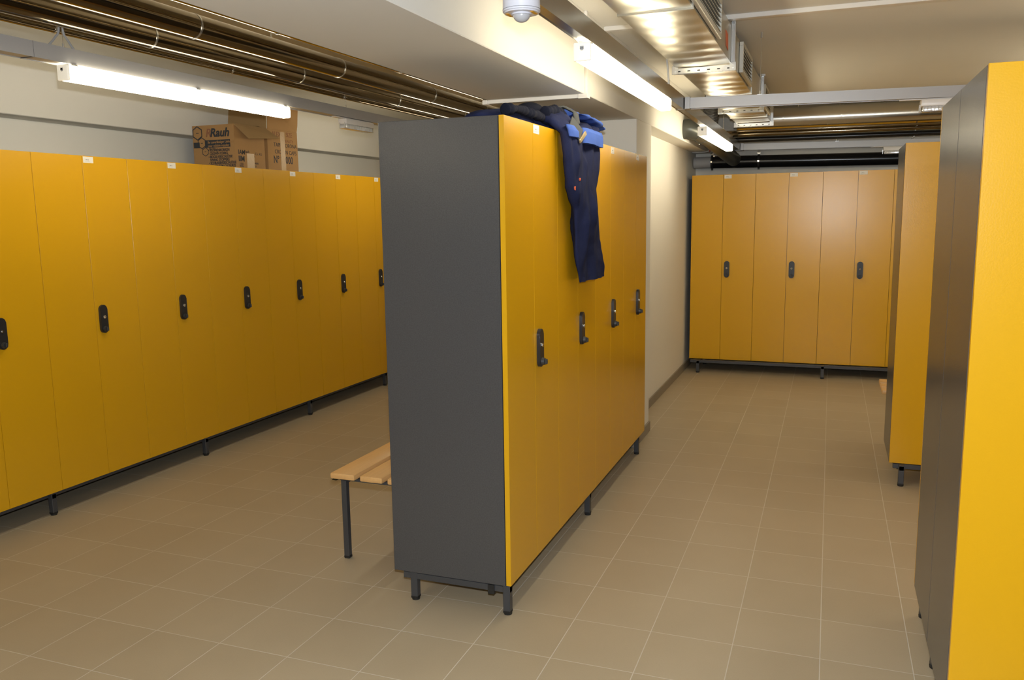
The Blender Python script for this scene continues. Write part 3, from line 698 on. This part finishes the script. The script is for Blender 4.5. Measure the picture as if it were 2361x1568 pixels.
# front leg
def R(c, sw, th, N): return (c, sw, th, N)
bm = NB()
loft(bm, [R((-1.26, 3.50, 1.885), .16, .030, nz), R((-1.15, 3.47, 1.885), .155, .032, nz), R((-1.075, 3.43, 1.868), .135, .028, (.5, 0, .85)),
          R((-1.020, 3.38, 1.815), .080, .028, nx), R((-1.016, 3.445, 1.705), .130, .034, nx), R((-1.016, 3.480, 1.60), .122, .034, nx), R((-1.014, 3.545, 1.52), .112, .034, nx),
          R((-1.018, 3.612, 1.43), .155, .029, nx), R((-1.020, 3.655, 1.34), .188, .024, nx), R((-1.018, 3.685, 1.265), .198, .022, nx), R((-1.016, 3.715, 1.195), .208, .019, nx)], seed=2, wr=.22)
part('leg', bm, m_navy, t, smooth=True, angle=80)
bm = NB()
loft(bm, [R((-1.26, 3.90, 1.88), .16, .028, nz), R((-1.15, 3.92, 1.885), .175, .030, nz), R((-1.075, 3.86, 1.872), .17, .026, (.6, 0, .8)),
          R((-1.042, 3.78, 1.80), .15, .018, nx), R((-1.042, 3.77, 1.70), .15, .016, nx), R((-1.042, 3.745, 1.60), .125, .016, nx), R((-1.042, 3.79, 1.50), .115, .015, nx),
          R((-1.043, 3.83, 1.40), .105, .015, nx), R((-1.043, 3.865, 1.30), .085, .014, nx), R((-1.043, 3.87, 1.27), .08, .013, nx)], seed=11, wr=.16)
part('leg', bm, m_navy, t, smooth=True, angle=80)
# royal blue yoke
bm = NB()
loft(bm, [R((-1.135, 3.62, 1.935), .06, .010, nz), R((-1.125, 3.80, 1.930), .075, .012, nz), R((-1.11, 4.00, 1.922), .06, .012, nz), R((-1.10, 4.13, 1.905), .040, .010, nz)], seed=4, wr=.16, side=(1, 0, 0))
part('yoke', bm, m_blue, t, smooth=True, angle=80, label='royal blue upper panel')
bm = NB()
loft(bm, [R((-1.030, 3.755, 1.862), .150, .014, nx), R((-1.024, 3.745, 1.845), .155, .020, nx), R((-1.020, 3.745, 1.82), .155, .018, nx), R((-1.018, 3.745, 1.795), .155, .016, nx)], seed=6, wr=.12)
part('back_panel', bm, m_blue, t, smooth=True, angle=80, label='royal blue hip panel')
bm = NB(); loft(bm, [R((-1.005, 3.325, 1.845), .045, .012, nx), R((-.998, 3.345, 1.825), .055, .012, nx), R((-.996, 3.35, 1.80), .050, .010, nx)], seed=8, wr=.12)
part('pocket_lining', bm, m_blue, t, smooth=True, angle=80, label='royal blue pocket lining')
# waistband, cap-like fold, elastic straps, buckle
bm = NB()
pts = [(-1.13, 2.93, 1.872), (-1.12, 3.04, 1.884), (-1.115, 3.16, 1.882), (-1.11, 3.28, 1.878), (-1.105, 3.38, 1.862)]
sweep(bm, pts, lambda q: .016+.007*noise.noise(Vector((q*22, 1, 0)))+.003*sin(q*47+3*sin(q*13)), 18, sub=26)
pts = [(-1.10, 3.30, 1.90), (-1.09, 3.40, 1.915), (-1.085, 3.49, 1.905), (-1.08, 3.53, 1.87), (-1.08, 3.50, 1.845)]
sweep(bm, pts, lambda q: .018+.007*noise.noise(Vector((q*19, 5, 0)))+.003*sin(q*41+3*sin(q*17)), 18, sub=26); part('ruffled_waistband', bm, m_cap, t, smooth=True, angle=80)
bm = NB(); lump(bm, (-1.20, 3.40, 1.885), .075, (1.0, 1.45, .95), 21, .004, 5); part('folded_flap', bm, m_cap, t, smooth=True, angle=80)
def strap(pts, w_, nrm_, m, name, lab=None):
    bm = NB(); loft(bm, [((p[0], p[1], p[2]), w_, .0025, n_) for p, n_ in zip(pts, nrm_)], seg=16, wr=.01); part(name, bm, m, t, smooth=True, angle=60, label=lab)
bm = NB()
loft(bm, [R((-1.12, 3.47, 1.93), .035, .006, nz), R((-1.09, 3.545, 1.945), .036, .006, (.3, 0, 1)), R((-1.06, 3.60, 1.925), .036, .006, nx), R((-1.055, 3.61, 1.885), .034, .006, nx), R((-1.06, 3.56, 1.862), .030, .005, nx)], seed=1, wr=.03)
part('elastic_strap', bm, m_strap, t, smooth=True, angle=80, label='charcoal elastic strap')
def ribbon(name, a, c, w_, th, m, lab=None):
    a = Vector(a); c = Vector(c); T = (c-a).normalized(); N = Vector((1, 0, 0)); N = (N-T*N.dot(T)).normalized(); B = T.cross(N)
    bm = NB(); vs = []
    for s in (0, 1):
        p = a if s == 0 else c
        vs.append([bm.verts.new(p+B*w_*i+N*th*j) for i, j in ((-1, -1), (1, -1), (1, 1), (-1, 1))])
    for i in range(4): bm.faces.new((vs[0][i], vs[0][(i+1) % 4], vs[1][(i+1) % 4], vs[1][i]))
    bm.faces.new(vs[0][::-1]); bm.faces.new(vs[1])
    bmesh.ops.bevel(bm, geom=list(bm.edges), offset=th*.5, segments=1, affect='EDGES')
    return part(name, bm, m, t, label=lab)
ribbon('elastic_strap', (-1.015, 3.375, 1.865), (-.984, 3.425, 1.812), .034, .003, m_strap, 'charcoal elastic strap')
ribbon('buckle', (-.979, 3.425, 1.812), (-.977, 3.432, 1.797), .050, .004, m_brass, 'brass-coloured buckle')
bm = NB(); poly(bm, [(-.9855, 3.325, 1.600), (-.9855, 3.338, 1.602), (-.9855, 3.336, 1.586), (-.9855, 3.327, 1.588)], .004, (1, 0, 0)); ball(bm, (-.984, 3.405, 1.632), .005, (1, 1, 1.4), 8, 6); part('paint_fleck', bm, m_paint, t)

# floor scrap
bm = NB(); poly(bm, [(-2.63, 3.962, .0015), (-2.600, 3.958, .0015), (-2.595, 3.978, .0015), (-2.61, 3.990, .0015), (-2.632, 3.984, .0015)], .0025, (0, 0, 1))
o = obj('floor_scrap', bm, m_rubber, loc=(-2.61, 3.97, 0)); o.location = (-2.61, 3.97, -.001); tag(o, 'tiny dark scrap lying on the tiles before the left lockers', 'scrap')

for p_ in (L30, LB, LR):
    assert p_['label']
